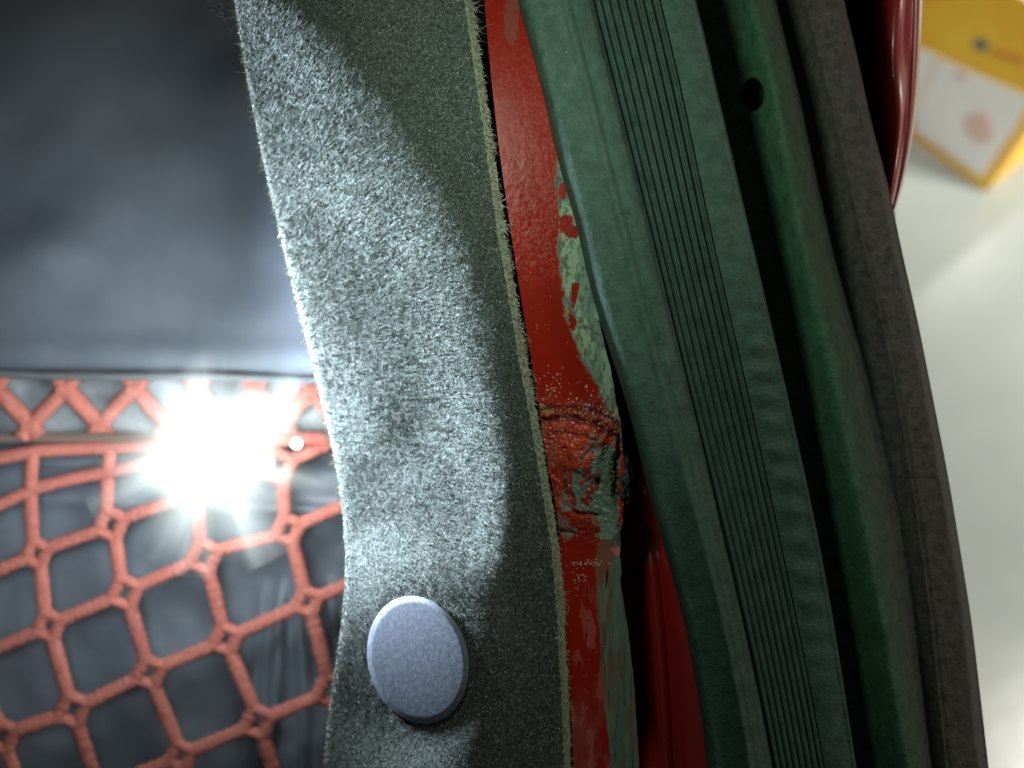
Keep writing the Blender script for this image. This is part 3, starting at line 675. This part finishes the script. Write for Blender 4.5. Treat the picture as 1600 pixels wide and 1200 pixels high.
# added glowing volume round the torch, standing in for glare
m_glare = bpy.data.materials.new('glare_glow'); m_glare.use_nodes = True; nt = m_glare.node_tree; nt.nodes.clear()
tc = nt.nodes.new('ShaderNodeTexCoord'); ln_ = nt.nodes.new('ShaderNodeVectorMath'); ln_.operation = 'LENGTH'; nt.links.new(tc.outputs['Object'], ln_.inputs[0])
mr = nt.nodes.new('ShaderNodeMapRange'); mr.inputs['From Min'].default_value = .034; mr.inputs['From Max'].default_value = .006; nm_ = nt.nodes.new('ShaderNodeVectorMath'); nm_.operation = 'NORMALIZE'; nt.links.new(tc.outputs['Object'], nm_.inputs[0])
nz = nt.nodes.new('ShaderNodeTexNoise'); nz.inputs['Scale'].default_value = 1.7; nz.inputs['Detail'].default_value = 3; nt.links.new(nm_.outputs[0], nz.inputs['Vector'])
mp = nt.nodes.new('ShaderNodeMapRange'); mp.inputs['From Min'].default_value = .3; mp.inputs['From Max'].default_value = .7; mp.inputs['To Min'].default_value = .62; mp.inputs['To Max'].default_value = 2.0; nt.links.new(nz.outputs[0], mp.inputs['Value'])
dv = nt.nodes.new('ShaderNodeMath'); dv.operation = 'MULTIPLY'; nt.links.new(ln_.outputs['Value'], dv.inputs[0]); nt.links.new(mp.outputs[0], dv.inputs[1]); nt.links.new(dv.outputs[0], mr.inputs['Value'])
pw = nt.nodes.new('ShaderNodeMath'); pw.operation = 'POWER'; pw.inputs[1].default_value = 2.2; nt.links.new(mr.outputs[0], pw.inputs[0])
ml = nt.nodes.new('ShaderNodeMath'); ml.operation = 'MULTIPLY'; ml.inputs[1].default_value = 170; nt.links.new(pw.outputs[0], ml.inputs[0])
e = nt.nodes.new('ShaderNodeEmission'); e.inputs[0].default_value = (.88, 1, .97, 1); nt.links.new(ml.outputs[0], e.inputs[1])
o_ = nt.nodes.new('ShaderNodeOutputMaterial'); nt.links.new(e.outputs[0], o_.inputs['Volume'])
bm = bmesh.new(); bmesh.ops.create_icosphere(bm, subdivisions=4, radius=.0345); me = bpy.data.meshes.new('glare_volume'); bm.to_mesh(me); bm.free()
pc = V(332, 706, -.072); me.transform(Matrix.Translation(pc)); glare_o = link('glare_volume', me, torch, m_glare, origin=pc)
led = MB(); led.add(*tube([V(463, 693, -.084), V(463, 693, -.080)], .0020, 24))
bm = bmesh.new(); bmesh.ops.create_icosphere(bm, subdivisions=3, radius=.0015); bm.transform(Matrix.Translation(V(463, 693, -.080)))
me = bpy.data.meshes.new('side_led'); bm.to_mesh(me); bm.free(); part('side_led', me, torch, m_lens)

# ================================================================== FLOOR AND BOX
m_floor, nt, b = mat('floor_epoxy', rough=.21, spec=.35)
n = noise_node(nt, 3, 5, .55); r = ramp(nt, n.outputs[0], [(.35, (.205, .232, .222)), (.68, (.27, .298, .28))]); nt.links.new(r.outputs[0], b.inputs['Base Color'])
n = noise_node(nt, 14, 3, .5); bump(nt, b, n.outputs[0], .003, .12)
me = bpy.data.meshes.new('floor'); me.from_pydata([(-6, -6, 0), (8, -6, 0), (8, 10, 0), (-6, 10, 0)], [], [(0, 1, 2, 3)])
fl = link('floor', me, None, m_floor, origin=(0, 0, 0)); tag(fl, 'pale grey green glossy workshop floor', None, kind='structure')
if 'category' in fl: del fl['category']

def ray(px, py):
    v = CM.to_3x3() @ Vector(((px - 800) / FPX, (600 - py) / FPX, -1)); return v
def Fl(px, py, z=0):
    v = ray(px, py); t = (z - CAMZ) / v.z; return Vector((0, 0, CAMZ)) + v * t
F1 = Fl(1540, 300); F2 = Fl(1425, 214)
ux = (F2 - F1).normalized(); uy = Vector((ux.y, -ux.x, 0))
if uy.dot(F1) < 0: uy = -uy                 # away from the car
# height so that the top edge passes the right pixel
def proj(p):
    q = CM.inverted() @ p; return 800 + q.x / -q.z * FPX, 600 - q.y / -q.z * FPX
hb = .05
while hb < .5:
    x, y = proj(F2 + Vector((0, 0, hb)))
    if y < 10 + .33 * (x - 1440): break
    hb += .002
hb += .06
BW, BD = .30, .20
box = empty('cardboard_box', F1 + ux * BW / 2 + uy * BD / 2); tag(box, 'white and yellow printed cardboard box standing on the grey floor', 'box')
def bpt(u, v, z): return F1 + ux * u + uy * v + Vector((0, 0, z))
def boxmesh(name, u0, u1, v0, v1, z0, z1, bev=.0):
    me = bpy.data.meshes.new(name)
    vs = [bpt(u, v, z) for z in (z0, z1) for v in (v0, v1) for u in (u0, u1)]
    me.from_pydata([tuple(v) for v in vs], [], [(0, 1, 3, 2), (4, 6, 7, 5), (0, 4, 5, 1), (2, 3, 7, 6), (0, 2, 6, 4), (1, 5, 7, 3)]); me.update()
    bm = bmesh.new(); bm.from_mesh(me); bmesh.ops.recalc_face_normals(bm, faces=bm.faces)
    if bev: bmesh.ops.bevel(bm, geom=bm.edges[:], offset=bev, segments=3, affect='EDGES')
    bm.to_mesh(me); bm.free(); return me
m_card, nt, b = mat('cream_card', (.74, .66, .56), rough=.6); n = noise_node(nt, 20, 4); r = ramp(nt, n.outputs[0], [(.3, (.76, .66, .54)), (.7, (.86, .77, .66))]); nt.links.new(r.outputs[0], b.inputs['Base Color'])
m_or, nt, b = mat('orange_print', rough=.45); n = noise_node(nt, 12, 3); r = ramp(nt, n.outputs[0], [(.35, (.86, .42, .025)), (.65, (.90, .56, .03))]); nt.links.new(r.outputs[0], b.inputs['Base Color'])
m_wh, nt, b = mat('white_print', (.90, .89, .86), rough=.5); m_gr, nt, b = mat('grey_print', (.14, .15, .17), rough=.5); m_pk, nt, b = mat('pink_print', (.80, .56, .50), rough=.5); m_do, nt, b = mat('deep_orange_print', (.72, .26, .03), rough=.5)
part('carton', boxmesh('carton', 0, BW, 0, BD, .001, hb, .003), box, m_card)
t_ = .0010
part('orange_border', boxmesh('orange_border', .002, BW - .002, -t_, -.0002, .003, hb - .004), box, m_or)
part('orange_side', boxmesh('orange_side', -t_, -.0002, .002, BD - .002, .003, hb - .004), box, m_or)
ua = (F2 - F1).normalized(); nf = Vector((ua.y, -ua.x, 0))
def on_face(px, py):
    v = ray(px, py); o = Vector((0, 0, CAMZ)); t = (F1 - o).dot(nf) / v.dot(nf); return o + v * t
vout = -uy
def print_patch(name, pix, lay, m):
    """flat printing 1 mm thick on the front of the carton"""
    n = len(pix); a = [on_face(*p) for p in pix]
    me = bpy.data.meshes.new(name)
    me.from_pydata([tuple(p + vout * (.0004 + .0008 * lay)) for p in a] + [tuple(p + vout * (.0002 + .0008 * (lay - 1))) for p in a], [],
                   [tuple(range(n))] + [(i, (i + 1) % n, n + (i + 1) % n, n + i) for i in range(n)])
    bm = bmesh.new(); bm.from_mesh(me); bmesh.ops.recalc_face_normals(bm, faces=bm.faces); bm.to_mesh(me); bm.free()
    return part(name, me, box, m)
print_patch('orange_border', [(1400, 196), (1540, 299), (1640, 142), (1640, 68), (1442, 6), (1400, -4)], 1, m_or)
print_patch('white_panel', [(1474, 91), (1612, 152), (1590, 196), (1536, 276), (1440, 210), (1430, 196), (1432, 176)], 2, m_wh)
print_patch('white_panel', [(1410, 62), (1462, 84), (1440, 138), (1400, 180)], 2, m_wh)
print_patch('cream_divider', [(1462, 84), (1474, 91), (1432, 176), (1400, 200), (1400, 180), (1440, 138)], 2, m_card)
print_patch('printed_emblem', [(1521, 66), (1530, 59), (1543, 62), (1548, 71), (1540, 79), (1527, 77)], 2, m_gr)
print_patch('printed_text', [(1552, 74), (1602, 88), (1600, 100), (1550, 84)], 2, m_do)
print_patch('printed_mark', [(1496, 108), (1514, 112), (1512, 124), (1496, 120)], 3, m_pk)
print_patch('printed_mark', [(1512, 178), (1545, 172), (1556, 214), (1530, 226), (1510, 200)], 3, m_pk)
print('box height', hb, 'F1', F1)
